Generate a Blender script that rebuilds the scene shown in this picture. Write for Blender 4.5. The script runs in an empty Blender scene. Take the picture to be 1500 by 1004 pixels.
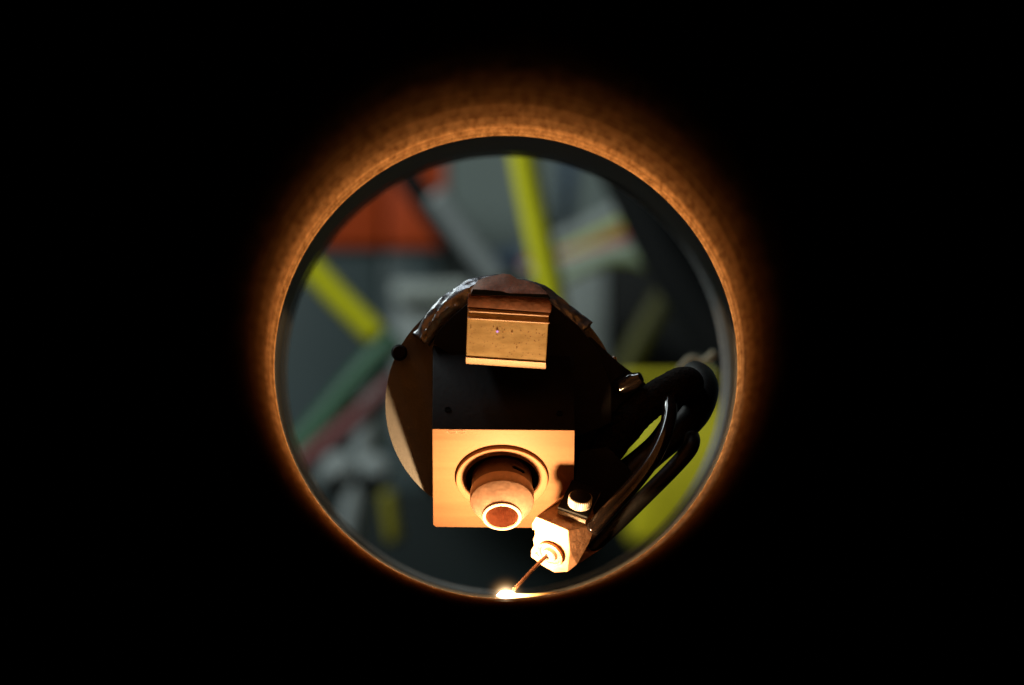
import bpy, bmesh, math, random
from mathutils import Vector, Matrix, noise
random.seed(7)
scene = bpy.context.scene
COL = scene.collection

# ------------------------------------------------------------------ camera
R = 0.08                       # bore radius of the pipe (m)
D0 = 2.65                      # camera to the far lip of the pipe, along the axis
FPX = 339.0 * D0 / R           # focal length in photo pixels (photo is 1500 px wide)
U = R / 339.0                  # one photo pixel at the lip, in metres
pitch = math.atan(323 / FPX)
yaw = math.atan(35 / FPX * math.cos(pitch))
FWD = Vector((math.sin(yaw) * math.cos(pitch), math.cos(yaw) * math.cos(pitch), math.sin(pitch)))
RGT = Vector((math.cos(yaw), -math.sin(yaw), 0))
UPV = RGT.cross(FWD)


def ray(px, py):
    return FWD * FPX + RGT * (px - 750) + UPV * (502 - py)


d0 = ray(741, 538)
CAM = -d0 * (D0 / d0.y)


def P(px, py, Y=0.0):
    d = ray(px, py)
    return CAM + d * ((Y + D0) / d.y)


def S(Y):                      # metres per photo pixel at depth Y
    return U * (Y + D0) / D0


cam_d = bpy.data.cameras.new('camera')
cam = bpy.data.objects.new('camera', cam_d)
COL.objects.link(cam)
cam.matrix_world = Matrix((RGT, UPV, -FWD)).transposed().to_4x4()
cam.location = CAM
cam_d.sensor_width = 36
cam_d.lens = 36 * FPX / 1500
cam_d.clip_start = 0.01
cam_d.clip_end = 50
cam_d.dof.use_dof = True
cam_d.dof.focus_distance = 2.685
cam_d.dof.aperture_fstop = cam_d.lens / 25.5
scene.camera = cam

# ------------------------------------------------------------------ world, lamps, exposure
w = bpy.data.worlds.new('World')
scene.world = w
w.use_nodes = True
w.node_tree.nodes['Background'].inputs[0].default_value = (0.5, 0.6, 0.62, 1)
w.node_tree.nodes['Background'].inputs[1].default_value = 0.0
la = bpy.data.lights.new('room_lamp', 'AREA')
la.shape = 'RECTANGLE'
la.size = 0.9
la.size_y = 0.3
la.energy = 15.5
la.color = (0.90, 1.0, 0.97)
lamp = bpy.data.objects.new('room_lamp', la)
COL.objects.link(lamp)
lamp.location = (-0.85, 0.85, 0.95)
lamp.rotation_euler = (Vector((0.15, 1.7, -0.05)) - lamp.location).to_track_quat('-Z', 'Y').to_euler()
lb = bpy.data.lights.new('highlight_lamp', 'AREA')  # unseen overhead lamp added to draw the highlight on the glossy tube
lb.shape = 'RECTANGLE'
lb.size = 0.10
lb.size_y = 0.5
lb.energy = 2.3
lb.color = (0.85, 0.95, 1.0)
lamp2 = bpy.data.objects.new('highlight_lamp', lb)
COL.objects.link(lamp2)
lamp2.location = (-0.36, 0.16, 1.0)
lamp2.rotation_euler = (0, -0.34, 0)
vs = scene.view_settings
vs.view_transform = 'Standard'
vs.look = 'None'
vs.exposure = 0
vs.gamma = 1
vs.use_curve_mapping = False
scene.cycles.max_bounces = 8
scene.cycles.caustics_reflective = False
scene.cycles.caustics_refractive = False
scene.cycles.sample_clamp_indirect = 4
scene.cycles.use_denoising = True
ARC = (1.0, 0.60, 0.28)        # colour of the light of the melt
ARC_L = 7000.0

# ------------------------------------------------------------------ materials


def mat(name, col, rough=0.6, metal=0.0, var=0.25, scale=60.0, bump=0.0, bscale=300.0, col2=None, stretch=None, spec=0.5, coat=0.0):
    m = bpy.data.materials.new(name)
    m.use_nodes = True
    nt = m.node_tree
    b = nt.nodes['Principled BSDF']
    tc = nt.nodes.new('ShaderNodeTexCoord')
    mp = nt.nodes.new('ShaderNodeMapping')
    if stretch:
        mp.inputs['Scale'].default_value = stretch
    nt.links.new(tc.outputs['Object'], mp.inputs[0])
    n = nt.nodes.new('ShaderNodeTexNoise')
    n.inputs['Scale'].default_value = scale
    n.inputs['Detail'].default_value = 6
    n.inputs['Roughness'].default_value = 0.65
    nt.links.new(mp.outputs[0], n.inputs['Vector'])
    cr = nt.nodes.new('ShaderNodeValToRGB')
    c2 = col2 or tuple(c * (1 - var) for c in col)
    cr.color_ramp.elements[0].position = 0.33
    cr.color_ramp.elements[1].position = 0.67
    cr.color_ramp.elements[0].color = (*c2, 1)
    cr.color_ramp.elements[1].color = (*[min(1, c * (1 + var * 0.4)) for c in col], 1)
    nt.links.new(n.outputs['Fac'], cr.inputs[0])
    nt.links.new(cr.outputs[0], b.inputs['Base Color'])
    b.inputs['Metallic'].default_value = metal
    b.inputs['Specular IOR Level'].default_value = spec
    b.inputs['Coat Weight'].default_value = coat
    mr = nt.nodes.new('ShaderNodeMapRange')
    mr.inputs['To Min'].default_value = max(0.02, rough - 0.09)
    mr.inputs['To Max'].default_value = min(1, rough + 0.09)
    nt.links.new(n.outputs['Fac'], mr.inputs[0])
    nt.links.new(mr.outputs[0], b.inputs['Roughness'])
    if bump:
        n2 = nt.nodes.new('ShaderNodeTexNoise')
        n2.inputs['Scale'].default_value = bscale
        n2.inputs['Detail'].default_value = 5
        nt.links.new(mp.outputs[0], n2.inputs['Vector'])
        bp = nt.nodes.new('ShaderNodeBump')
        bp.inputs['Strength'].default_value = bump
        bp.inputs['Distance'].default_value = 0.001
        nt.links.new(n2.outputs['Fac'], bp.inputs['Height'])
        nt.links.new(bp.outputs[0], b.inputs['Normal'])
    return m


def emit(name, col, strength):
    m = bpy.data.materials.new(name)
    m.use_nodes = True
    nt = m.node_tree
    nt.nodes.clear()
    o = nt.nodes.new('ShaderNodeOutputMaterial')
    e = nt.nodes.new('ShaderNodeEmission')
    e.inputs[0].default_value = (*col, 1)
    e.inputs[1].default_value = strength
    nt.links.new(e.outputs[0], o.inputs[0])
    return m


M = dict(
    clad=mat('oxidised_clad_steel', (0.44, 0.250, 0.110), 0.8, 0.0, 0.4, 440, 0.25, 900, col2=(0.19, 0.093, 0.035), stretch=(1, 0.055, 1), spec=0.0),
    pipe=mat('mill_scale_steel', (0.018, 0.012, 0.009), 0.8, 0.0, 0.4, 90, 0.4, 400, spec=0.0),
    collar=mat('grey_painted_steel', (0.40, 0.405, 0.40), 0.55, 0.0, 0.2, 40, 0.1, 200),
    copper=mat('machined_copper', (0.225, 0.112, 0.055), 0.62, 0.05, 0.16, 110, 0.1, 1400, stretch=(0.12, 1.6, 1.6), spec=0.2),
    copperdark=mat('tarnished_copper', (0.20, 0.085, 0.045), 0.6, 0.2, 0.35, 220, 0.2, 700),
    nozzle=mat('nozzle_copper', (0.40, 0.235, 0.155), 0.5, 0.1, 0.25, 230, 0.1, 600, col2=(0.30, 0.185, 0.125)),
    groove=mat('groove_copper', (0.10, 0.028, 0.012), 0.5, 0.3, 0.2),
    plate=mat('bare_aluminium', (0.145, 0.145, 0.142), 0.75, 0.1, 0.08, 500, 0.08, 1200),
    glass=mat('coated_glass', (0.70, 0.54, 0.28), 0.14, 0.25, 0.3, 260, 0.03, 700, col2=(0.52, 0.38, 0.18), stretch=(0.5, 1, 1.5), coat=1.0),
    glassedge=mat('ground_glass_edge', (0.34, 0.21, 0.125), 0.5, 0.1, 0.12, 400, 0.1, 900),
    foil=mat('crumpled_plastic_film', (0.24, 0.25, 0.27), 0.34, 0.75, 0.3, 200, 0.4, 300, spec=1.0),
    rubber=mat('black_rubber', (0.005, 0.0045, 0.0045), 0.45, 0.0, 0.3, 200, 0.15, 700, spec=0.3),
    sleeve=mat('braided_sleeve', (0.006, 0.0042, 0.0036), 0.9, 0.0, 0.5, 500, 0.9, 900, spec=0.1),
    tube=mat('glossy_black_tube', (0.009, 0.006, 0.005), 0.12, 0.0, 0.2, 100),
    blackmetal=mat('black_anodised', (0.007, 0.0065, 0.0065), 0.55, 0.0, 0.3, 150, 0.1, 500, spec=0.06),
    void=mat('hole_black', (0.003, 0.003, 0.003), 0.9, 0, 0.1, spec=0.05),
    steel=mat('bright_steel', (0.6, 0.6, 0.6), 0.22, 0.9, 0.1, 200),
    knob=mat('nickel_knob', (0.40, 0.35, 0.29), 0.5, 0.2, 0.15, 300),
    guide=mat('spattered_copper', (0.58, 0.33, 0.19), 0.55, 0.1, 0.35, 260, 0.12, 800, col2=(0.36, 0.18, 0.095)),
    wire=mat('copper_wire', (0.13, 0.06, 0.03), 0.45, 0.4, 0.2, 300),
    wall=mat('grey_wall_paint', (0.24, 0.29, 0.275), 0.8, 0, 0.08, 6),
    orange=mat('orange_paint', (0.55, 0.065, 0.008), 0.5, 0, 0.12, 8),
    teal=mat('dark_teal_paint', (0.042, 0.066, 0.07), 0.6, 0, 0.15, 8),
    yellow=mat('yellow_hose', (0.74, 0.70, 0.008), 0.55, 0, 0.1, 12),
    yellowcase=mat('yellow_case', (0.78, 0.68, 0.008), 0.6, 0, 0.2, 9),
    green=mat('green_hose', (0.009, 0.085, 0.032), 0.5, 0, 0.15, 12),
    red=mat('dark_red_hose', (0.15, 0.018, 0.018), 0.5, 0, 0.15, 12),
    redbright=mat('red_cable', (0.45, 0.05, 0.03), 0.5, 0, 0.15, 12),
    blue=mat('blue_cable', (0.06, 0.11, 0.2), 0.5, 0, 0.15, 12),
    pale=mat('pale_grey_plastic', (0.38, 0.42, 0.405), 0.6, 0, 0.08, 8),
    palegreen=mat('pale_green_cable', (0.30, 0.38, 0.26), 0.5, 0, 0.1, 12),
    lime=mat('lime_cable', (0.42, 0.48, 0.05), 0.5, 0, 0.1, 12),
    midgrey=mat('mid_grey_plastic', (0.27, 0.30, 0.30), 0.6, 0, 0.1, 8),
    black=mat('black_cabinet', (0.010, 0.011, 0.011), 0.7, 0, 0.2, 8, spec=0.2),
    bench=mat('bench_paint', (0.012, 0.019, 0.02), 0.7, 0, 0.2, 8, spec=0.2),
    borecopper=mat('red_copper_bore', (0.17, 0.05, 0.022), 0.4, 0.3, 0.25, 300, 0.15, 900),
    neck=mat('shaded_copper', (0.10, 0.04, 0.018), 0.6, 0.1, 0.3, 260, 0.1, 700),  # nozzle copper with the neck's shade put into a darker colour
    cream=mat('cream_webbing', (0.46, 0.42, 0.30), 0.85, 0, 0.3, 300, 0.6, 500),
    mustard=mat('mustard_hose', (0.24, 0.21, 0.006), 0.6, 0, 0.2, 10),
    dim=mat('dim_olive_hose', (0.07, 0.07, 0.012), 0.6, 0, 0.2, 10),
)

# clad colour darkens up the pipe, painting the glow's fall-off, with a ragged border
nt = M['clad'].node_tree
bs = nt.nodes['Principled BSDF']
src = bs.inputs['Base Color'].links[0].from_socket
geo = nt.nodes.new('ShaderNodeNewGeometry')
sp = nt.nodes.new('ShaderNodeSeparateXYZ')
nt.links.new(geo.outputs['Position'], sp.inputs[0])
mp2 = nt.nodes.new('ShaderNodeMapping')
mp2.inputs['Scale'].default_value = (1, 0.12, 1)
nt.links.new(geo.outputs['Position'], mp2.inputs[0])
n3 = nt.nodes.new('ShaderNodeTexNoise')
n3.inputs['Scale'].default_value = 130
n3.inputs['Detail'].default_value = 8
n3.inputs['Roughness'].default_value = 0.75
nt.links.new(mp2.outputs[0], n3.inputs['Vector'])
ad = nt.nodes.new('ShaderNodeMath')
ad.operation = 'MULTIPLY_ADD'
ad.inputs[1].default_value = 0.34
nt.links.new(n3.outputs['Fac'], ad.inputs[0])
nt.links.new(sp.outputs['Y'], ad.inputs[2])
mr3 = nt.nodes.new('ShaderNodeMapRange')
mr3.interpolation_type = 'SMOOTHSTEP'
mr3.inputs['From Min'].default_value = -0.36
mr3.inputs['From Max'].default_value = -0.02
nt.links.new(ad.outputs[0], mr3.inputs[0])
# fine rings left by the turning pipe
mp4 = nt.nodes.new('ShaderNodeMapping')
mp4.inputs['Scale'].default_value = (3.5, 62, 3.5)
nt.links.new(geo.outputs['Position'], mp4.inputs[0])
n4 = nt.nodes.new('ShaderNodeTexNoise')
n4.inputs['Scale'].default_value = 1.0
n4.inputs['Detail'].default_value = 4
nt.links.new(mp4.outputs[0], n4.inputs['Vector'])
mr4 = nt.nodes.new('ShaderNodeMapRange')
mr4.inputs['From Min'].default_value = 0.3
mr4.inputs['From Max'].default_value = 0.7
mr4.inputs['To Min'].default_value = 0.38
mr4.inputs['To Max'].default_value = 1.5
nt.links.new(n4.outputs['Fac'], mr4.inputs[0])
vm_ = nt.nodes.new('ShaderNodeVectorMath')
vm_.operation = 'SCALE'
nt.links.new(src, vm_.inputs[0])
nt.links.new(mr4.outputs[0], vm_.inputs['Scale'])
src = vm_.outputs[0]
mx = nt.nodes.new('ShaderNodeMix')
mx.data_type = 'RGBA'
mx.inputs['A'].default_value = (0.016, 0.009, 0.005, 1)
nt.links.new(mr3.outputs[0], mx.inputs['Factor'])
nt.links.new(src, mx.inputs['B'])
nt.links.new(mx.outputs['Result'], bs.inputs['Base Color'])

# ------------------------------------------------------------------ mesh helpers


def thing(name, label, cat, loc, group=None):
    o = bpy.data.objects.new(name, None)
    COL.objects.link(o)
    o.location = loc
    o.empty_display_size = 0.01
    o['label'] = label
    o['category'] = cat
    if group:
        o['group'] = group
    return o


def root_of(o):
    v = Vector(o.location)
    while o.parent:
        o = o.parent
        v += o.location
    return v


def link(name, verts, faces, m, parent=None, smooth=True, sharp=None):
    """World-space verts -> one mesh object, origin at its own middle."""
    verts = [Vector(v) for v in verts]
    c = sum(verts, Vector()) / len(verts)
    me = bpy.data.meshes.new(name)
    me.from_pydata([v - c for v in verts], [], faces)
    bm = bmesh.new()
    bm.from_mesh(me)
    bmesh.ops.recalc_face_normals(bm, faces=bm.faces)
    bm.to_mesh(me)
    bm.free()
    me.materials.append(M[m] if isinstance(m, str) else m)
    o = bpy.data.objects.new(name, me)
    COL.objects.link(o)
    if parent:
        o.parent = parent
        o.location = c - root_of(parent)
    else:
        o.location = c
    if smooth:
        me.shade_smooth()
        if sharp:
            me.set_sharp_from_angle(angle=math.radians(sharp))
    return o


def tag(o, label, cat, group=None):
    o['label'] = label
    o['category'] = cat
    if group:
        o['group'] = group
    return o


def frame(axis, hint=(0, 0, 1)):
    a = Vector(axis).normalized()
    h = Vector(hint)
    if abs(a.dot(h)) > 0.97:
        h = Vector((1, 0, 0))
    x = h.cross(a).normalized()
    return x, a.cross(x), a


def lathe(name, origin, axis, prof, m, parent=None, n=64, sharp=35, smooth=True):
    """prof: (radius, distance along axis) list, open profile (closed where radius is 0)."""
    x, y, a = frame(axis)
    o = Vector(origin)
    V, F, rings = [], [], []
    for r, t in prof:
        if r < 1e-9:
            rings.append([len(V)])
            V.append(o + a * t)
        else:
            rings.append(list(range(len(V), len(V) + n)))
            for i in range(n):
                th = 2 * math.pi * i / n
                V.append(o + a * t + (x * math.cos(th) + y * math.sin(th)) * r)
    for A, B in zip(rings, rings[1:]):
        for i in range(n):
            j = (i + 1) % n
            if len(A) == 1 and len(B) == 1:
                continue
            if len(A) == 1:
                F.append((A[0], B[i], B[j]))
            elif len(B) == 1:
                F.append((A[i], A[j], B[0]))
            else:
                F.append((A[i], A[j], B[j], B[i]))
    return link(name, V, F, m, parent, smooth, sharp)


def catmull(pts, n=10):
    out = []
    Q = [pts[0]] + list(pts) + [pts[-1]]
    for i in range(1, len(Q) - 2):
        p0, p1, p2, p3 = Q[i - 1:i + 3]
        for k in range(n):
            t = k / n
            out.append(0.5 * ((2 * p1) + (p2 - p0) * t + (2 * p0 - 5 * p1 + 4 * p2 - p3) * t * t + (3 * p1 - p0 - 3 * p2 + p3) * t ** 3))
    out.append(Q[-2])
    return out


def tube(name, pts, rad, m, parent=None, n=20, sub=10, jitter=0.0):
    """pts: world points; rad: one radius or one per point; rounded ends."""
    pts = [Vector(p) for p in pts]
    if not isinstance(rad, (list, tuple)):
        rad = [rad] * len(pts)
    c = catmull(pts, sub)
    rr = [v.x for v in catmull([Vector((r, 0, 0)) for r in rad], sub)]
    V, F = [], []
    x = None
    tg = []
    for i in range(len(c)):
        tg.append((c[min(i + 1, len(c) - 1)] - c[max(i - 1, 0)]).normalized())
    secs = []
    for k in (1.0, 0.7):
        secs.append((c[0] - tg[0] * rr[0] * 0.5 * k, rr[0] * (0.35 if k == 1.0 else 0.8), tg[0]))
    secs += [(p, r, t) for p, r, t in zip(c, rr, tg)]
    for k in (0.7, 1.0):
        secs.append((c[-1] + tg[-1] * rr[-1] * 0.5 * k, rr[-1] * (0.35 if k == 1.0 else 0.8), tg[-1]))
    for p, r, t in secs:
        if x is None:
            x = frame(t)[0]
        x = (x - t * x.dot(t)).normalized()
        y = t.cross(x)
        for i in range(n):
            th = 2 * math.pi * i / n
            rj = r
            if jitter:
                q = p * 900 + Vector((math.cos(th), math.sin(th), 0)) * 2
                rj = r * (1 + jitter * noise.noise(q))
            V.append(p + (x * math.cos(th) + y * math.sin(th)) * rj)
    ns = len(secs)
    for k in range(ns - 1):
        for i in range(n):
            j = (i + 1) % n
            F.append((k * n + i, k * n + j, (k + 1) * n + j, (k + 1) * n + i))
    F.append(tuple(range(n)))
    F.append(tuple(range((ns - 1) * n, ns * n)))
    return link(name, V, F, m, parent, True, 60)


def hexa(name, front, back, m, parent=None, bevel=0.0, seg=2):
    """Box-like solid from two loops of equal length, edges bevelled."""
    n = len(front)
    V = [Vector(v) for v in front] + [Vector(v) for v in back]
    F = [tuple(range(n)), tuple(range(n, 2 * n))]
    for i in range(n):
        j = (i + 1) % n
        F.append((i, j, n + j, n + i))
    o = link(name, V, F, m, parent, False)
    if bevel:
        bm = bmesh.new()
        bm.from_mesh(o.data)
        bmesh.ops.bevel(bm, geom=list(bm.edges), offset=bevel, segments=seg, affect='EDGES', profile=0.5)
        bm.to_mesh(o.data)
        bm.free()
        o.data.shade_smooth()
        o.data.set_sharp_from_angle(angle=math.radians(30))
    return o


def pxbox(name, x0, y0, x1, y1, Y, depth, m, parent=None, bevel=0.002):
    """Upright box whose front face fills that window at depth Y."""
    a = [P(x0, y0, Y), P(x1, y0, Y), P(x1, y1, Y), P(x0, y1, Y)]
    b = [v + Vector((0, depth, 0)) for v in a]
    return hexa(name, a, b, m, parent, bevel)


# ------------------------------------------------------------------ the pipe
pipe = thing('steel_pipe', 'large dark steel pipe seen from inside, its far rim glowing orange', 'pipe', (0, -1.15, -R - 0.012))
RB = R + 0.0012
lathe('pipe_wall', (0, 0, 0), (0, 1, 0), [(RB, -2.30), (RB, -0.6), (RB, -0.3), (RB, -0.012), (RB, -0.001), (RB + 0.0005, 0.0),
      (RB + 0.0105, 0.0), (RB + 0.011, -0.0005), (RB + 0.011, -2.30), (RB, -2.30)], 'pipe', pipe, n=160)
# clad layer: laid-down beads run round the bore, uneven and grainy
NA, ys = 840, []
t = 0.0
while t < 0.85:
    ys.append(-t)
    t += 0.0006 if t < 0.01 else (0.0014 if t < 0.2 else 0.006)
V, F = [], []
for k, yy in enumerate(ys):
    for i in range(NA):
        th = 2 * math.pi * i / NA
        c, s = math.cos(th), math.sin(th)
        p = Vector((c * R, yy, s * R))
        ph = yy / 0.013 * 2 * math.pi + th + 2.2 * noise.noise(Vector((c * 4, yy * 60, s * 4)))
        near = max(0.1, 1 + yy / 0.16)
        h = 0.00007 * near * math.sin(ph) * (0.6 + 0.8 * noise.noise(Vector((c * 6, yy * 200, s * 6))))
        h += 0.00003 * noise.noise(Vector((c * 30, yy * 240, s * 30)))
        h += 0.00002 * noise.noise(Vector((c * 75, yy * 700, s * 75)))
        edge = 0.0
        if yy > -0.0009:
            edge = -0.0003 * (1 + yy / 0.0009)
        r = R - h - edge
        V.append((c * r, yy + (0.0007 * noise.noise(Vector((c * 9, 3.3, s * 9))) if k == 0 else 0), s * r))
for k in range(len(ys) - 1):
    for i in range(NA):
        j = (i + 1) % NA
        F.append((k * NA + i, k * NA + j, (k + 1) * NA + j, (k + 1) * NA + i))
# far face of the layer, back to the pipe wall
b = len(V)
for i in range(NA):
    th = 2 * math.pi * i / NA
    V.append((math.cos(th) * (RB + 0.0003), -0.0002, math.sin(th) * (RB + 0.0003)))
for i in range(NA):
    j = (i + 1) % NA
    F.append((i, j, b + j, b + i))
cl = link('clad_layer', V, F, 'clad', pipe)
cl['label'] = 'rough orange lit clad layer with fine circular ridges at the rim'
# a few loose spatter beads stuck to the layer
for th, yy, r in ((52, -0.036, 0.00042), (70, -0.09, 0.0003), (118, -0.05, 0.0003), (95, -0.07, 0.00028), (20, -0.02, 0.00026), (160, -0.012, 0.00026)):
    a = math.radians(th)
    lathe('spatter_bead', (math.cos(a) * R, yy, math.sin(a) * R), (-math.cos(a), 0, -math.sin(a)),
          [(r, -r * 0.3), (r * 0.9, r * 0.5), (r * 0.5, r * 0.9), (0, r)], 'clad', pipe, n=10)

# grey collar standing behind the pipe, seen as the dull ring inside the rim
YC0, YC1 = 0.20, 0.325
c1 = P(738.5, 548, YC1)
rc = 324 * S(YC1)
collar = thing('collar_ring', 'dull grey steel collar ring just behind the glowing pipe rim', 'ring', c1 + Vector((0, -0.1, -rc - 0.02)))
lathe('ring_body', c1, (0, 1, 0), [(rc, YC0 - YC1), (rc, -0.002), (rc + 0.002, 0), (rc + 0.02, 0), (rc + 0.02, YC0 - YC1), (rc, YC0 - YC1)], 'collar', collar, n=128)
lathe('ring_lip', c1, (0, 1, 0), [(rc - 0.0006, -0.012), (rc - 0.0016, -0.010), (rc - 0.0016, -0.006), (rc - 0.0006, -0.004)], 'collar', collar, n=128)

# ------------------------------------------------------------------ molten pool, the light of the picture
SP = P(742, 877, -0.0012)
SP.z = -math.sqrt(R * R - SP.x ** 2) + 0.0004
pool = thing('molten_pool', 'tiny white-hot melt spot at the bottom of the pipe rim', 'melt pool', SP)
V, F = [], []
nu, nv = 20, 6
for k in range(nv):
    f = k / nv * math.pi / 2
    for i in range(nu):
        th = 2 * math.pi * i / nu
        rr = math.cos(f)
        wob = 1 + 0.12 * math.sin(3 * th + 1) + 0.08 * math.sin(5 * th)
        V.append(SP + Vector((math.cos(th) * rr * 0.0030 * wob, math.sin(th) * rr * 0.0021 * wob, math.sin(f) * 0.0007)))
V.append(SP + Vector((0, 0, 0.0007)))
for k in range(nv - 1):
    for i in range(nu):
        j = (i + 1) % nu
        F.append((k * nu + i, k * nu + j, (k + 1) * nu + j, (k + 1) * nu + i))
for i in range(nu):
    F.append(((nv - 1) * nu + i, (nv - 1) * nu + (i + 1) % nu, len(V) - 1))
F.append(tuple(range(nu)))
TLT = math.radians(24)                                # the melt lies on the step of the layer and faces the head
V = [SP + Vector((v.x - SP.x, (v.y - SP.y) * math.cos(TLT) + (v.z - SP.z) * math.sin(TLT), 0.0009 - (v.y - SP.y) * math.sin(TLT) + (v.z - SP.z) * math.cos(TLT))) for v in V]
md_ = link('melt_drop', V, F, emit('white_hot_melt', ARC, ARC_L), pool)
md_.data.materials.append(M['pipe'])
md_.data.polygons[len(F) - 1].material_index = 1      # underside is cool metal
# hot bead cooling as the pipe turns away to the right
V, F = [], []
nb, ns = 44, 8
for k in range(nb):
    t = k / (nb - 1)
    ax = math.atan2(SP.x, -SP.z) + t * 0.265
    wd = 0.0013 * (1 - t) ** 0.55 + 0.0002
    hh = 0.0017 * (1 - t) ** 1.1 + 0.0001
    for i in range(ns):
        f = math.pi * i / (ns - 1)
        r = R - 0.0002 - math.sin(f) * hh
        V.append((math.sin(ax) * r, -0.0008 + math.cos(f) * wd * 0.6, -math.cos(ax) * r))
for k in range(nb - 1):
    for i in range(ns - 1):
        F.append((k * ns + i, k * ns + i + 1, (k + 1) * ns + i + 1, (k + 1) * ns + i))
hm = bpy.data.materials.new('cooling_bead')
hm.use_nodes = True
nt = hm.node_tree
nt.nodes.clear()
o_ = nt.nodes.new('ShaderNodeOutputMaterial')
e_ = nt.nodes.new('ShaderNodeEmission')
tc = nt.nodes.new('ShaderNodeTexCoord')
sx = nt.nodes.new('ShaderNodeSeparateXYZ')
nt.links.new(tc.outputs['Generated'], sx.inputs[0])
cr = nt.nodes.new('ShaderNodeValToRGB')
for q in (0.3, 0.6):
    cr.color_ramp.elements.new(q)
for el, (q, c) in zip(cr.color_ramp.elements, ((0, (1, 0.72, 0.36)), (0.3, (1, 0.6, 0.18)), (0.65, (1, 0.36, 0.06)), (1, (1, 0.2, 0.02)))):
    el.position = q
    el.color = (*c, 1)
mr = nt.nodes.new('ShaderNodeMapRange')
mr.inputs['From Min'].default_value = 1
mr.inputs['From Max'].default_value = 0
mr.inputs['To Min'].default_value = 0
mr.inputs['To Max'].default_value = 1
pw = nt.nodes.new('ShaderNodeMath')
pw.operation = 'POWER'
pw.inputs[1].default_value = 3.0
ml = nt.nodes.new('ShaderNodeMath')
ml.operation = 'MULTIPLY'
ml.inputs[1].default_value = 22
nt.links.new(sx.outputs['X'], cr.inputs[0])
nt.links.new(sx.outputs['X'], mr.inputs[0])
nt.links.new(mr.outputs[0], pw.inputs[0])
nt.links.new(pw.outputs[0], ml.inputs[0])
nt.links.new(cr.outputs[0], e_.inputs[0])
nt.links.new(ml.outputs[0], e_.inputs[1])
nt.links.new(e_.outputs[0], o_.inputs[0])
link('cooling_bead', V, F, hm, pool)
# lens glow round the melt, drawn as a small self-lit volume
vm = bpy.data.materials.new('lens_glow_volume')
vm.use_nodes = True
nt = vm.node_tree
nt.nodes.clear()
o_ = nt.nodes.new('ShaderNodeOutputMaterial')
e_ = nt.nodes.new('ShaderNodeEmission')
e_.inputs[0].default_value = (1, 0.5, 0.16, 1)
tc = nt.nodes.new('ShaderNodeTexCoord')
ln = nt.nodes.new('ShaderNodeVectorMath')
ln.operation = 'LENGTH'
nt.links.new(tc.outputs['Object'], ln.inputs[0])
mr = nt.nodes.new('ShaderNodeMapRange')
mr.inputs['From Min'].default_value = 0.010
mr.inputs['From Max'].default_value = 0.0
pw = nt.nodes.new('ShaderNodeMath')
pw.operation = 'POWER'
pw.inputs[1].default_value = 5.0
ml = nt.nodes.new('ShaderNodeMath')
ml.operation = 'MULTIPLY'
ml.inputs[1].default_value = 480
nt.links.new(ln.outputs['Value'], mr.inputs[0])
nt.links.new(mr.outputs[0], pw.inputs[0])
nt.links.new(pw.outputs[0], ml.inputs[0])
nt.links.new(ml.outputs[0], e_.inputs[1])
e2 = nt.nodes.new('ShaderNodeEmission')
e2.inputs[0].default_value = (1, 0.80, 0.48, 1)
pw2 = nt.nodes.new('ShaderNodeMath')
pw2.operation = 'POWER'
pw2.inputs[1].default_value = 12.0
ml2 = nt.nodes.new('ShaderNodeMath')
ml2.operation = 'MULTIPLY'
ml2.inputs[1].default_value = 9000
ads = nt.nodes.new('ShaderNodeAddShader')
nt.links.new(mr.outputs[0], pw2.inputs[0])
nt.links.new(pw2.outputs[0], ml2.inputs[0])
nt.links.new(ml2.outputs[0], e2.inputs[1])
nt.links.new(e_.outputs[0], ads.inputs[0])
nt.links.new(e2.outputs[0], ads.inputs[1])
nt.links.new(ads.outputs[0], o_.inputs['Volume'])
pl = lathe('lens_glow', SP + Vector((-0.0003, -0.0022, 0.0005)), (0, 0, 1), [(0, -0.010)] + [(0.010 * math.cos(a), 0.010 * math.sin(a)) for a in [math.radians(q) for q in range(-75, 76, 15)]] + [(0, 0.010)], vm, None, n=24)
pl['kind'] = 'stuff'
tag(pl, 'small orange halo of lens glow round the white-hot melt spot', 'vapour')

# ------------------------------------------------------------------ laser head
AL = math.radians(48)
NRM = Vector((0, -math.cos(AL), -math.sin(AL)))      # outward normal of the nozzle face
UPT = Vector((0, -math.sin(AL), math.cos(AL)))       # up along that face
YF = 46 * U
TL, TR = P(633, 629, YF), P(842, 631, YF)
sc = S(YF)
BLH = 143 / math.cos(AL) * sc
BLD = 126 / math.sin(AL) * sc
YD = YF + 144 * U
DC = P(736, 592, YD)
DR = 171.5 * S(YD)
head = thing('laser_head', 'copper laser head with round nozzle on a barrel inside the pipe', 'laser head', DC + Vector((0, 0, -DR)))
lathe('barrel', DC, (0, 1, 0), [(DR * 0.93, 0.0042), (DR * 0.985, 0.0045), (DR * 0.985, 0.62), (DR * 0.9, 0.62)], 'blackmetal', head, n=96)
sdd = S(YD)
a0 = math.atan2(-math.sqrt(171.5 ** 2 - 100 ** 2), 100)
a1 = math.atan2(-math.sqrt(171.5 ** 2 - 99 ** 2), -99) + 2 * math.pi
out = [(171.5 * math.cos(a0 + (a1 - a0) * k / 110), 171.5 * math.sin(a0 + (a1 - a0) * k / 110)) for k in range(111)]
out += [(-99, -60), (100, -60)]                       # slot that takes the mirror block
o = hexa('end_plate', [DC + Vector((x * sdd, 0, z * sdd)) for x, z in out], [DC + Vector((x * sdd, 0.004, z * sdd)) for x, z in out], 'plate', head)
o['label'] = 'round pale end plate with a lit crescent at its lower left'
lathe('stud', P(585, 517, YD - 0.001), (0, -1, 0), [(0, 0.006), (9 * sc, 0.006), (12 * sc, 0.004), (12 * sc, -0.004)], 'blackmetal', head, n=20)
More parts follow.
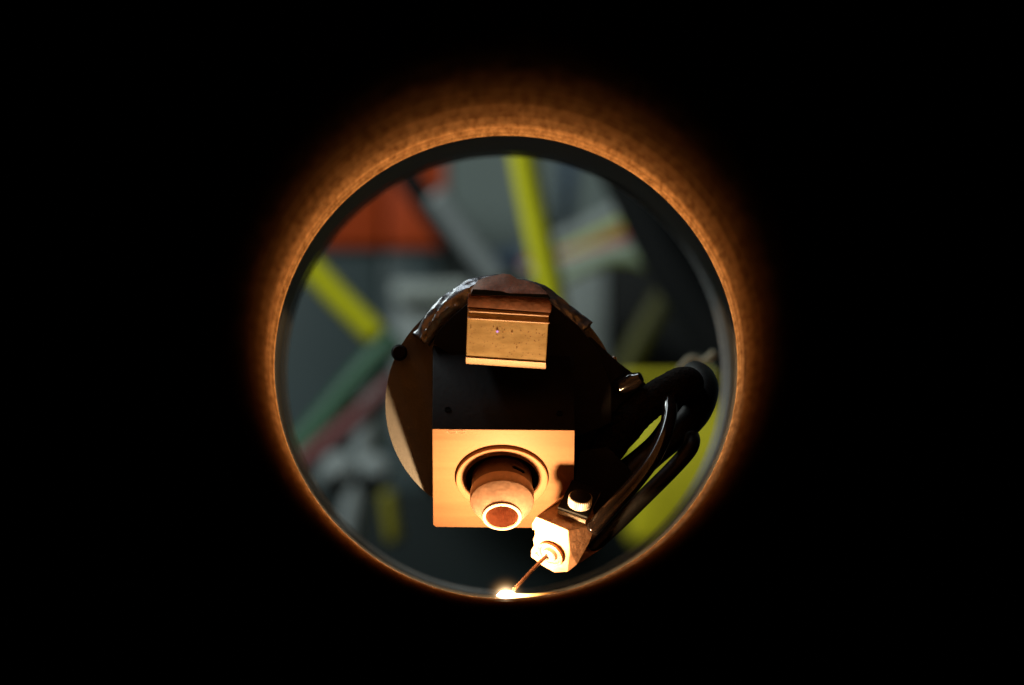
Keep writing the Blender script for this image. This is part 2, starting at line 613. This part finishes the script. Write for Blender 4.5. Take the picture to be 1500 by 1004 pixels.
# mirror block, turned so that its nozzle face looks down at the melt
ex = (TR - TL).normalized()
f = [TL, TR, TR - UPT * BLH, TL - UPT * BLH + ex * 0.0009, TL - UPT * (BLH - 0.0013)]
blk = hexa('mirror_block', f, [v - NRM * BLD for v in f], 'copper', head, 0.00045, 2)
blk.data.materials.append(M['blackmetal'])
for pg in blk.data.polygons:                          # upper face and flanks: their unlit look put into a black colour
    if pg.normal.dot(NRM) < 0.5:
        pg.material_index = 1
for px, py in ((656, 599), (820, 603)):
    h0 = TL + (TR - TL) * ((px - 633) / 209) - NRM * ((628 - py) / math.sin(AL) * sc)
    lathe('screw_hole', h0 + UPT * 0.0001, UPT, [(5 * sc, 0), (5 * sc, 0.0003), (3.6 * sc, 0.0003), (3.4 * sc, 0.0001), (0, 0.0001)], 'void', blk, n=20)
# nozzle, all on the block's face
fc = TL + (TR - TL) * 0.49 - UPT * (68 / math.cos(AL) * sc)
q = sc
lathe('nozzle_collar', fc, NRM, [(68 * q, -2 * q), (67.6 * q, 6.2 * q), (66.6 * q, 7 * q), (55 * q, 7 * q), (53.5 * q, 6 * q), (53 * q, -0.5 * q)], 'copper', blk, n=96)
for dx in (-7, 7):                                     # shallow engraved loops at the top of the face
    mc = TL + (TR - TL) * ((668.5 + dx - 633) / 209) - UPT * (5.0 * q)
    tube('engraved_loop', [mc + (TR - TL).normalized() * math.cos(a) * 7 * q + UPT * math.sin(a) * 3.2 * q for a in [k * math.pi / 12 for k in range(24)]], 0.5 * q, 'nozzle', blk, n=6, sub=1)
lathe('nozzle_recess', fc, NRM, [(53.6 * q, 0.0002), (0, 0.0002)], 'void', blk, n=64)
nz = lathe('nozzle', fc, NRM, [(44.5 * q, 30 * q), (46.6 * q, 31 * q), (47 * q, 32.5 * q), (47 * q, 48.5 * q), (46.3 * q, 50.5 * q), (29 * q, 78.5 * q)], 'nozzle', blk, n=96)
lathe('nozzle_neck', fc, NRM, [(44 * q, 0), (45 * q, 26 * q), (46 * q, 30.5 * q)], 'neck', nz, n=96)
lathe('nozzle_rim', fc, NRM, [(29.2 * q, 77.2 * q), (29.0 * q, 80.2 * q), (27.5 * q, 81.2 * q), (24.8 * q, 81 * q), (24 * q, 79 * q)], 'nozzle', nz, n=64)
lathe('nozzle_bore', fc, NRM, [(24.1 * q, 79.2 * q), (21 * q, 55 * q), (17 * q, 18 * q), (0, 17 * q)], 'borecopper', nz, n=64)
sl = fc + NRM * (20 * q)
slx = Vector((0.64, 0, 0)) + UPT * 0.77
tube('slot', [sl + (Vector((1, 0, 0)) * math.cos(a) + UPT * math.sin(a)) * 45.2 * q + NRM * (a - 0.9) * -4 * q for a in [0.75 + 0.06 * k for k in range(9)]], [0.5 * q] + [2.3 * q] * 7 + [0.5 * q], 'void', nz, n=8, sub=3)

# coated mirror plate and the holder above it
YM = 57 * U
tb = math.radians(-5)
n_m = Vector((0, -math.cos(tb), math.sin(tb)))
u_m = Vector((0, math.sin(tb), math.cos(tb)))


def PM(px, py, out=0.0):                              # point on the tilted mirror plane
    z0 = P(742, 532, YM)
    d = ray(px, py)
    t = (z0 - CAM).dot(n_m) / d.dot(n_m)
    return CAM + d * t + n_m * out


q = S(YM)
fm = [PM(685, 452), PM(804, 459), PM(799.5, 531), PM(682.5, 523)]
mp_ = hexa('mirror_plate', fm, [v - n_m * 0.006 for v in fm], 'glass', head, 0.0002, 1)
mp_['label'] = 'rectangular amber coated glass plate speckled with spatter'
fb = [PM(682.3, 523.6, 0.0003), PM(799.7, 531.6, 0.0003)]
dn = -u_m
hexa('lower_edge', [fb[0], fb[1], fb[1] + dn * 0.0024 - n_m * 0.0026, fb[0] + dn * 0.0024 - n_m * 0.0026],
     [v - n_m * 0.004 for v in (fb[0], fb[1], fb[1] + dn * 0.0024 - n_m * 0.001, fb[0] + dn * 0.0024 - n_m * 0.001)], 'glassedge', mp_, 0.00012, 1)
for (a, b2, th) in (((687, 455.5), (803, 462.5), 1.7), ((686, 466), (804, 473), 1.6)):
    tube('rail', [PM(*a, 0.0003), PM((a[0] + b2[0]) / 2, (a[1] + b2[1]) / 2, 0.0003), PM(*b2, 0.0003)], th * q, 'glassedge', mp_, n=10, sub=4)
for (x, y, r) in ((690, 457, 2.6), (800, 466, 2.0), (750, 487, 1.3), (757, 510, 0.8), (779, 474, 0.9), (690, 481, 0.8)):
    lathe('spatter_bead', PM(x, y, 0.0001), n_m, [(r * q, -0.0001), (r * q * 0.9, r * q * 0.2), (r * q * .4, r * q * 0.4), (0, r * q * 0.45)], 'glassedge', mp_, n=10)
V, F = [], []                                         # fine spatter burnt onto the glass, too many to pick apart
rs = random.Random(3)
for k in range(110):
    x, y = rs.uniform(688, 798), rs.uniform(478, 522)
    r = rs.choice((0.35, 0.45, 0.55, 0.8)) * q
    c0 = PM(x, y + (x - 742) * 0.068, 0.00002)
    b0 = len(V)
    for i in range(7):
        a = 2 * math.pi * i / 7
        V.append(c0 + Vector((math.cos(a), 0, 0)) * r * rs.uniform(0.8, 1.3) + u_m * math.sin(a) * r)
    V.append(c0 + n_m * r * 0.3)
    F += [(b0 + i, b0 + (i + 1) % 7, b0 + 7) for i in range(7)]
ss = link('spatter_specks', V, F, 'copperdark', mp_, True)
ss['kind'] = 'stuff'
lathe('violet_glint', PM(728.5, 486, 0.0004), n_m, [(1.7 * q, -0.0003), (1.4 * q, -0.0001), (0, 0)], emit('painted_laser_glint', (0.95, 0.42, 1.0), 0.9), mp_, n=12)  # laser reflection on the glass, drawn as a self-lit violet disc
YH = YM - 9 * U
def PH(px, py): return P(px, py, YH)
fh = [PH(686, 430), PH(742, 431), PH(800, 434), PH(807, 443), PH(808, 453), PH(806, 458.5), PH(745, 454.5), PH(684.5, 450.5)]
hexa('plate_holder', fh, [v + Vector((0, 0.030, 0)) for v in fh], 'copperdark', head, 0.00035, 2)
fh = [PH(693, 424), PH(712, 425), PH(735, 427), PH(745, 430), PH(803, 431.5), PH(806, 437), PH(742, 433.5), PH(689, 432)]
hexa('holder_slot', [v + Vector((0, -0.0016, 0)) for v in fh], [v + Vector((0, 0.010, 0)) for v in fh], 'void', head)
# torn copper tape over the top: an uneven, creased sheet with thickness
V, F = [], []
top = [(690, 424), (700, 411), (712, 406), (726, 403.5), (738, 401), (748, 402.5), (758, 409), (770, 411), (781, 414), (791, 420), (799, 427), (804, 432)]
for i, (x, y) in enumerate(top):
    yb = 431 + i * 0.2
    for j in range(7):
        t = j / 6
        yy = yb + (y - yb) * t
        dY = 0.0015 * math.sin(t * 2.6) + 0.012 * t * t + 0.0016 * noise.noise(Vector((x * 0.06, t * 3, 1)))
        V.append(P(x, yy, YH + dY - 0.001))
n1 = len(V)
V += [Vector(v) + Vector((0, 0.0009, -0.0006)) for v in V[:n1]]
for i in range(len(top) - 1):
    for j in range(6):
        a = i * 7 + j
        F.append((a, a + 1, a + 8, a + 7))
        F.append((n1 + a, n1 + a + 7, n1 + a + 8, n1 + a + 1))
for i in range(len(top) - 1):
    F.append((i * 7 + 6, n1 + i * 7 + 6, n1 + i * 7 + 13, i * 7 + 13))
o = link('copper_tape', V, F, 'copperdark', head, True, 40)
o['label'] = 'torn brown copper tape folded over the plate holder'
# crumpled film drawn over the barrel's upper end and down its front
V, F = [], []
na, nl = 110, 34
KEY = [(40, 174), (60, 176), (78, 184), (95, 190), (108, 187), (119, 180), (130, 172), (139, 167), (148, 168)]


def outr(a):
    for (a0, r0), (a1, r1) in zip(KEY, KEY[1:]):
        if a <= a1:
            return r0 + (r1 - r0) * (a - a0) / (a1 - a0)
    return KEY[-1][1]


sd = S(YD)
for k in range(nl):
    for i in range(na):
        s_ = i / (na - 1)
        ad = 42 + 100 * s_
        a = math.radians(ad)
        tt = k / (nl - 1)
        c_, n_ = math.cos(a), math.sin(a)
        fold = noise.noise(Vector((a * 2.6 + tt * 3, tt * 5.5, 0))) * 1.9 + noise.noise(Vector((a * 7 - tt * 4, tt * 12, 5))) * 1.0 + noise.noise(Vector((a * 16 + tt * 9, tt * 20, 8))) * 0.45
        ro = outr(ad) + 3.4 * fold
        ri = (138 + 10 * math.sin(s_ * 9) + 6 * fold) if ad < 100 else (150 - (ad - 100) * 0.35 + 5 * fold)
        if tt < 0.55:
            r, yy = ro, 0.09 * (1 - tt / 0.55) - 0.004
        else:
            v = (tt - 0.55) / 0.45
            r = ro + (ri - ro) * v
            yy = -0.004 - 0.0035 * math.sin(v * math.pi * 0.8) - 0.0012 * fold * v
        V.append(DC + Vector((c_ * r * sd, yy, n_ * r * sd)))
for k in range(nl - 1):
    for i in range(na - 1):
        F.append((k * na + i, k * na + i + 1, (k + 1) * na + i + 1, (k + 1) * na + i))
fo = link('film_wrap', V, F, 'foil', head, True, 42)
md = fo.modifiers.new('thick', 'SOLIDIFY')
md.thickness = 0.0005
fo['label'] = 'crumpled dark plastic film wrapped over the top of the barrel'
# black backing plate between the film and the holder
pts = [(634, 503), (641, 486), (664, 462), (686, 444), (806, 444), (846, 476), (878, 516), (896, 566), (896, 620), (846, 640)]
hexa('backing_plate', [P(x, y, YD - 0.010) for x, y in pts], [P(x, y, YD) for x, y in pts], 'blackmetal', head, 0.0006, 2)

# black side bracket on the right of the head
yb_ = YD - 14 * U
pts = [(843, 497), (866, 494), (903, 529), (946, 562), (938, 640), (880, 700), (846, 742), (836, 690), (842, 640)]
br = hexa('side_bracket', [P(x, y, yb_) for x, y in pts], [P(x, y, YD + 0.03) for x, y in pts], 'blackmetal', head, 0.0006, 2)
lathe('bolt_recess', P(854, 552, yb_), (0, -1, 0), [(10 * sc, 0.0001), (10 * sc, 0.0006), (7 * sc, 0.0006), (6.6 * sc, 0.0002), (0, 0.0002)], 'void', br, n=24)
lathe('bright_stud', P(900, 527, yb_ + 0.004), (-0.3, -0.4, 0.8), [(3.4 * sc, -0.004), (3.4 * sc, 0.0004), (2.4 * sc, 0.0012), (0, 0.0015)], 'knob', br, n=16)
lathe('pipe_fitting', P(918, 563, yb_ - 0.002), (0.62, -0.30, 0.30), [(11 * sc, -0.004), (12 * sc, -0.001), (12.5 * sc, 0.003), (10 * sc, 0.0045), (8 * sc, 0.006), (0, 0.0065)], 'tube', br, n=24)

# ------------------------------------------------------------------ wire feeder
fd = thing('wire_feeder', 'small copper wire guide beside the nozzle, white-lit by the melt', 'wire feeder', P(830, 838, 90 * U))
pf = [(785, 757, 55), (808, 766.5, 50), (832, 777, 45), (834.5, 808, 66), (831, 838, 88), (812, 839, 98), (794, 829, 99), (777.5, 816, 100), (778, 806, 94), (782, 800, 90), (780.5, 792, 84), (783.5, 783, 78), (783, 777, 72), (779.5, 777, 70), (779, 768, 62)]
front = [P(x, y, d * U) for x, y, d in pf]
ax = Vector((0.62, 0.55, 0.42)).normalized()
gb_v = front + [v + ax * 0.020 for v in front]
n = len(front)
gb_f = [tuple(range(n))]
for i in range(n):
    j = (i + 1) % n
    if i not in (0, 1, 2, 3):
        gb_f.append((i, j, n + j, n + i))
# top and right flanks drawn out to their own corners
H, I_, J_ = P(872, 769, 82 * U), P(863, 795, 88 * U), P(845, 827, 92 * U)
K_, L_ = P(866, 730, 120 * U), P(838, 716, 118 * U)
k0 = len(gb_v)
gb_v += [H, I_, J_, K_, L_]
gb_f += [(0, 1, 2, k0 + 3, k0 + 4), (2, k0, k0 + 3), (2, 3, k0 + 1, k0), (3, 4, k0 + 2, k0 + 1), (0, k0 + 4, n)]
g = link('guide_block', gb_v, gb_f, 'guide', fd, False)
md = g.modifiers.new('soft_edges', 'BEVEL')
md.width = 0.00035
md.segments = 3
md.limit_method = 'ANGLE'
md.angle_limit = math.radians(20)
bpy.context.view_layer.update()
# cup and tip round the wire
WN = Vector((-0.50, -0.62, -0.60)).normalized()
wc = P(806, 812, 79 * U)
q = S(79 * U)
lathe('guide_cup', wc, WN, [(21 * q, -2 * q), (21 * q, 2 * q), (19 * q, 3 * q), (17 * q, 2 * q), (16 * q, -1.0 * q), (11 * q, -1.2 * q)], 'guide', fd, n=40)
tip = lathe('wire_tip', wc, WN, [(11.5 * q, -2 * q), (11 * q, 5 * q), (8 * q, 8 * q), (4.2 * q, 10 * q), (3.6 * q, 7 * q)], 'knob', fd, n=32)
lathe('set_screw', P(786.5, 814, 92 * U), WN, [(4.2 * q, -2 * q), (4 * q, 2.5 * q), (2.6 * q, 3 * q), (2.2 * q, 1.2 * q), (0, 1.2 * q)], 'knob', fd, n=16)
a0, a1 = wc - WN * 0.002, SP + Vector((0.0012, 0, 0.0012))
mid = (a0 + a1) / 2 + Vector((-0.0002, 0, 0.0003))
tube('filler_wire', [a0, (a0 + mid) / 2 + Vector((-.0001, 0, .0002)), mid, a1], [2.9 * q, 2.8 * q, 2.7 * q, 2.6 * q], 'wire', fd, n=14)
# clamp plate with a knurled thumb screw
yc = 62 * U
ca = [P(816.5, 748, yc), P(858.5, 762.5, yc - 10 * U), P(857.5, 767.5, yc - 10 * U), P(816.5, 752.5, yc)]
up = P(838, 706, yc + 62 * U) - P(816.5, 748, yc)
cp = hexa('clamp_plate', ca, [v + up for v in ca], 'knob', fd, 0.00012, 1)
cb = [v + up.normalized() * 0.0006 for v in ca]
cb = [cb[0] + Vector((0, -0.0002, 0.0003)), cb[1] + Vector((0.0002, -0.0002, 0.0003)), ca[1] + up, ca[0] + up]
hexa('plate_cover', cb, [v + Vector((0, -0.0003, 0.0006)) for v in cb], 'blackmetal', cp)
ka = Vector((0.10, -0.62, 0.78)).normalized()
kc = P(849, 739, yc - 2 * U)
V, F = [], []
q = S(yc)
x_, y_, a_ = frame(ka)
nk = 72
for (r, t) in ((0, 0), (16.5, 0), (17.5, 1), (17.5, 13.5), (16.3, 14.5), (15.5, 14.6), (0, 14.6)):
    for i in range(nk):
        th = 2 * math.pi * i / nk
        rr = r * (0.955 if (i % 2 and 17 < r < 18) else 1)
        V.append(kc + a_ * t * q + (x_ * math.cos(th) + y_ * math.sin(th)) * rr * q)
for k in range(6):
    for i in range(nk):
        j = (i + 1) % nk
        F.append((k * nk + i, k * nk + j, (k + 1) * nk + j, (k + 1) * nk + i))
ts = link('thumb_screw', V, F, 'knob', fd, False)
lathe('screw_cap', kc + a_ * 14.5 * q, a_, [(15.6 * q, 0), (15.6 * q, 0.9 * q), (14.6 * q, 1.4 * q), (0, 1.4 * q)], 'blackmetal', ts, n=40)
ts['label'] = 'round knurled thumb screw with a lit lower edge'
# the arm that carries the feeder
arm = [(838, 716), (873, 768), (900, 760), (925, 690), (890, 655), (850, 660)]
hexa('feeder_arm', [P(x, y, (122 + (i % 2)) * U) for i, (x, y) in enumerate(arm)], [P(x, y, YD + 0.01) for x, y in arm], 'blackmetal', fd, 0.0006, 2)

# ------------------------------------------------------------------ hoses of the head
def hose(name, label, pts, rad, m, group='black hoses of the wire feeder', jitter=0.0, n=24):
    p = [P(x, y, d * U) for x, y, d in pts]
    o = tube(name, p, rad if not isinstance(rad, (int, float)) else rad * S(130 * U), m, None, n=n, jitter=jitter, sub=16)
    return tag(o, label, 'hose', group)


r_ = S(130 * U)
hose('sleeved_hose', 'thick fuzzy black sleeved hose bending back at the upper right of the head',
     [(858, 705, 185), (890, 655, 185), (930, 608, 180), (965, 580, 178), (995, 563, 182), (1007, 562, 210), (1004, 568, 250), (990, 585, 300)],
     [27 * r_, 27 * r_, 26 * r_, 25 * r_, 24 * r_, 24 * r_, 24 * r_, 23 * r_], 'sleeve', jitter=0.05, n=48)
hose('rubber_hose', 'smooth black rubber hose looping outermost, beside the grey collar ring',
     [(862, 765, 150), (890, 730, 165), (925, 695, 170), (960, 662, 180), (997, 630, 205), (1021, 602, 240), (1031, 573, 285), (1027, 556, 335), (1018, 548, 410)],
     [18 * r_, 18 * r_, 19 * r_, 20 * r_, 21 * r_, 22 * r_, 22 * r_, 21 * r_, 20 * r_], 'rubber')
hose('glossy_tube', 'slim glossy dark tube with a thin white highlight between two black hoses',
     [(977, 560, 205), (981, 592, 155), (977, 625, 118), (959, 668, 88), (930, 708, 68), (895, 745, 58), (868, 775, 62)], 11.5, 'tube')
hose('lower_hose', 'lowest black hose running straight down to the wire feeder',
     [(868, 800, 140), (905, 766, 135), (950, 722, 130), (985, 687, 130), (1008, 661, 140), (1014, 647, 160), (1012, 638, 220)], 12, 'rubber')
hose('inner_hose', 'short dull black hose tucked behind the glossy tube',
     [(985, 610, 260), (960, 645, 230), (930, 672, 215), (900, 695, 210), (870, 720, 200)], 11, 'rubber')

# ------------------------------------------------------------------ dim lab behind, out of focus
wb = hexa('wall_back', [Vector((-2, 2.45, -1.6)), Vector((2, 2.45, -1.6)), Vector((2, 2.45, 2)), Vector((-2, 2.45, 2))],
          [Vector((-2, 2.6, -1.6)), Vector((2, 2.6, -1.6)), Vector((2, 2.6, 2)), Vector((-2, 2.6, 2))], 'wall')
wb['kind'] = 'structure'

Y = 1.95
cab = thing('orange_cabinet', 'orange panelled cabinet with dark teal lower doors, blurred at left', 'cabinet', P(480, 1000, Y))
pxbox('orange_panel', 300, 90, 559, 362, Y, 0.1, 'orange', cab)
pxbox('orange_panel', 566, 90, 652, 362, Y, 0.1, 'orange', cab)
pxbox('door', 300, 371, 556, 1000, Y + 0.004, 0.1, 'teal', cab)
pxbox('door', 560, 371, 640, 1000, Y + 0.004, 0.1, 'teal', cab)
pxbox('carcass', 302, 92, 650, 1000, Y + 0.02, 0.3, 'black', cab)


def bg(name, label, cat, pts, rpx, Y, m, group=None):
    o = tube(name, [P(p[0], p[1], Y + (p[2] if len(p) > 2 else 0)) for p in pts], rpx * S(Y), m, None, n=16)
    return tag(o, label, cat, group)


G = 'cables hanging in the lab'
bg('dark_conduit', 'dark diagonal conduit crossing the orange cabinet', 'conduit', [(540, 170), (600, 262), (655, 340), (705, 410), (760, 480)], 19, 1.60, 'black')
bg('grey_tube', 'short blue grey tube leaning beside the dark conduit', 'tube', [(640, 290), (665, 325), (700, 372), (730, 410)], 17, 1.52, 'midgrey')
bg('yellow_hose', 'yellow hose hanging almost upright above the laser head', 'hose', [(745, 60), (764, 215), (786, 330), (808, 430), (830, 560)], 20, 1.25, 'yellow', G)
bg('yellow_hose', 'slanting yellow hose at the left, ending near a grey box', 'hose', [(380, 312), (455, 392), (500, 441), (549, 490)], 19, 1.35, 'yellow', G)
bg('green_hose', 'dark green hose slanting down to the left below the yellow one', 'hose', [(575, 500), (520, 562), (470, 622), (400, 700)], 20, 1.45, 'green', G)
bg('red_hose', 'dull red hose running below the green one', 'hose', [(580, 560), (530, 607), (480, 650), (420, 700)], 15, 1.42, 'red', G)
bg('blue_cable', 'faint blue cable on the grey wall right of the yellow hose', 'cable', [(838, 100), (833, 240), (826, 330), (812, 380)], 13, 2.2, 'blue', G)
bg('pale_cable', 'pale grey cable, topmost of the bundle at the right', 'cable', [(780, 372), (830, 352), (890, 322), (950, 285)], 14, 1.95, 'pale', G)
bg('lime_cable', 'thin lime cable between the pale cable and the red one', 'cable', [(780, 395), (850, 360), (905, 333), (960, 305)], 9, 1.75, 'lime', G)
bg('red_cable', 'red cable crossing the bundle at the right', 'cable', [(770, 392), (840, 375), (890, 357), (960, 325)], 10, 1.7, 'redbright', G)
bg('white_cable', 'whitish cable under the red cable', 'cable', [(770, 402), (820, 390), (870, 375), (920, 365)], 11, 1.68, 'pale', G)
bg('pale_green_cable', 'pale green cable arching over the black cabinet', 'cable', [(800, 425), (840, 398), (895, 377), (945, 383), (1000, 420)], 10, 1.6, 'palegreen', G)
bg('dark_cable', 'dark blue cable passing behind the upright yellow hose', 'cable', [(700, 384), (740, 380), (790, 372), (830, 366)], 13, 2.0, 'blue', G)
bg('dark_boom', 'thick dark boom slanting down at the upper right', 'boom', [(880, 170), (935, 285), (985, 385), (1045, 480), (1110, 570)], 40, 1.15, 'black')
bg('olive_hose', 'dim olive hose in front of the black cabinet', 'hose', [(990, 400), (965, 445), (935, 500), (905, 560)], 15, 1.7, 'dim', G)

jb = thing('junction_box', 'pale grey box with a lighter lid behind the barrel, at left', 'box', P(640, 760, 1.75))
pxbox('lid', 575, 413, 740, 439, 1.74, 0.06, 'pale', jb)
pxbox('box_body', 578, 441, 736, 640, 1.75, 0.05, 'midgrey', jb)
tag(pxbox('light_box', 790, 396, 888, 640, 1.8, 0.06, 'midgrey'), 'pale grey box right of the yellow hose, half hidden by the head', 'box')
bc = thing('black_cabinet', 'black cabinet at the right behind the cables', 'cabinet', P(1000, 600, 1.9))
pxbox('door', 892, 384, 1200, 548, 1.9, 0.02, 'black', bc)
pxbox('carcass', 890, 382, 1202, 550, 1.922, 0.2, 'black', bc)
yc_ = thing('yellow_case', 'yellow case at the right behind the black hoses', 'case', P(1000, 860, 1.5))
pxbox('case_body', 925, 566, 1180, 800, 1.5, 0.25, 'yellowcase', yc_, 0.01)
pxbox('case_lid', 905, 546, 1180, 563, 1.49, 0.26, 'yellowcase', yc_, 0.004)
tag(pxbox('pale_case', 1030, 470, 1180, 552, 1.62, 0.03, 'pale'), 'pale case standing above the yellow case beside the collar', 'case')
bg('frayed_strap', 'cream strap lying above the bend of the sleeved hose', 'strap', [(996, 542), (1012, 526), (1026, 531), (1036, 527), (1046, 518)], 5.5, 0.42, 'cream')
for i, (x, y, r, lb) in enumerate(((497, 690, 27, 'white plastic coupling at the lower left, next to the red hose'), (549, 690, 24, 'white plastic coupling at the lower left, nearer to the head'))):
    o = lathe('hose_coupling', P(x, y, 1.35), (0.2, -1, 0.3), [(0, -0.02), (r * S(1.35) * 0.8, -0.02), (r * S(1.35), -0.014), (r * S(1.35), 0.004), (r * S(1.35) * 0.7, 0.010), (r * S(1.35) * 0.4, 0.011), (0, 0.011)], 'midgrey', None, n=24)
    tag(o, lb, 'coupling', 'white hose couplings')
bg('grey_pipe', 'grey pipe dropping from the white couplings', 'pipe', [(545, 560), (540, 620), (528, 690), (515, 760), (500, 840)], 17, 1.5, 'midgrey')
bg('yellow_stub', 'dim yellow hose end at the lower left', 'hose', [(568, 725), (573, 760), (578, 790)], 12, 1.4, 'mustard', G)
tag(pxbox('dark_bench', 470, 715, 1000, 1100, 1.85, 0.08, 'bench'), 'dark bench front low behind the pipe', 'bench')
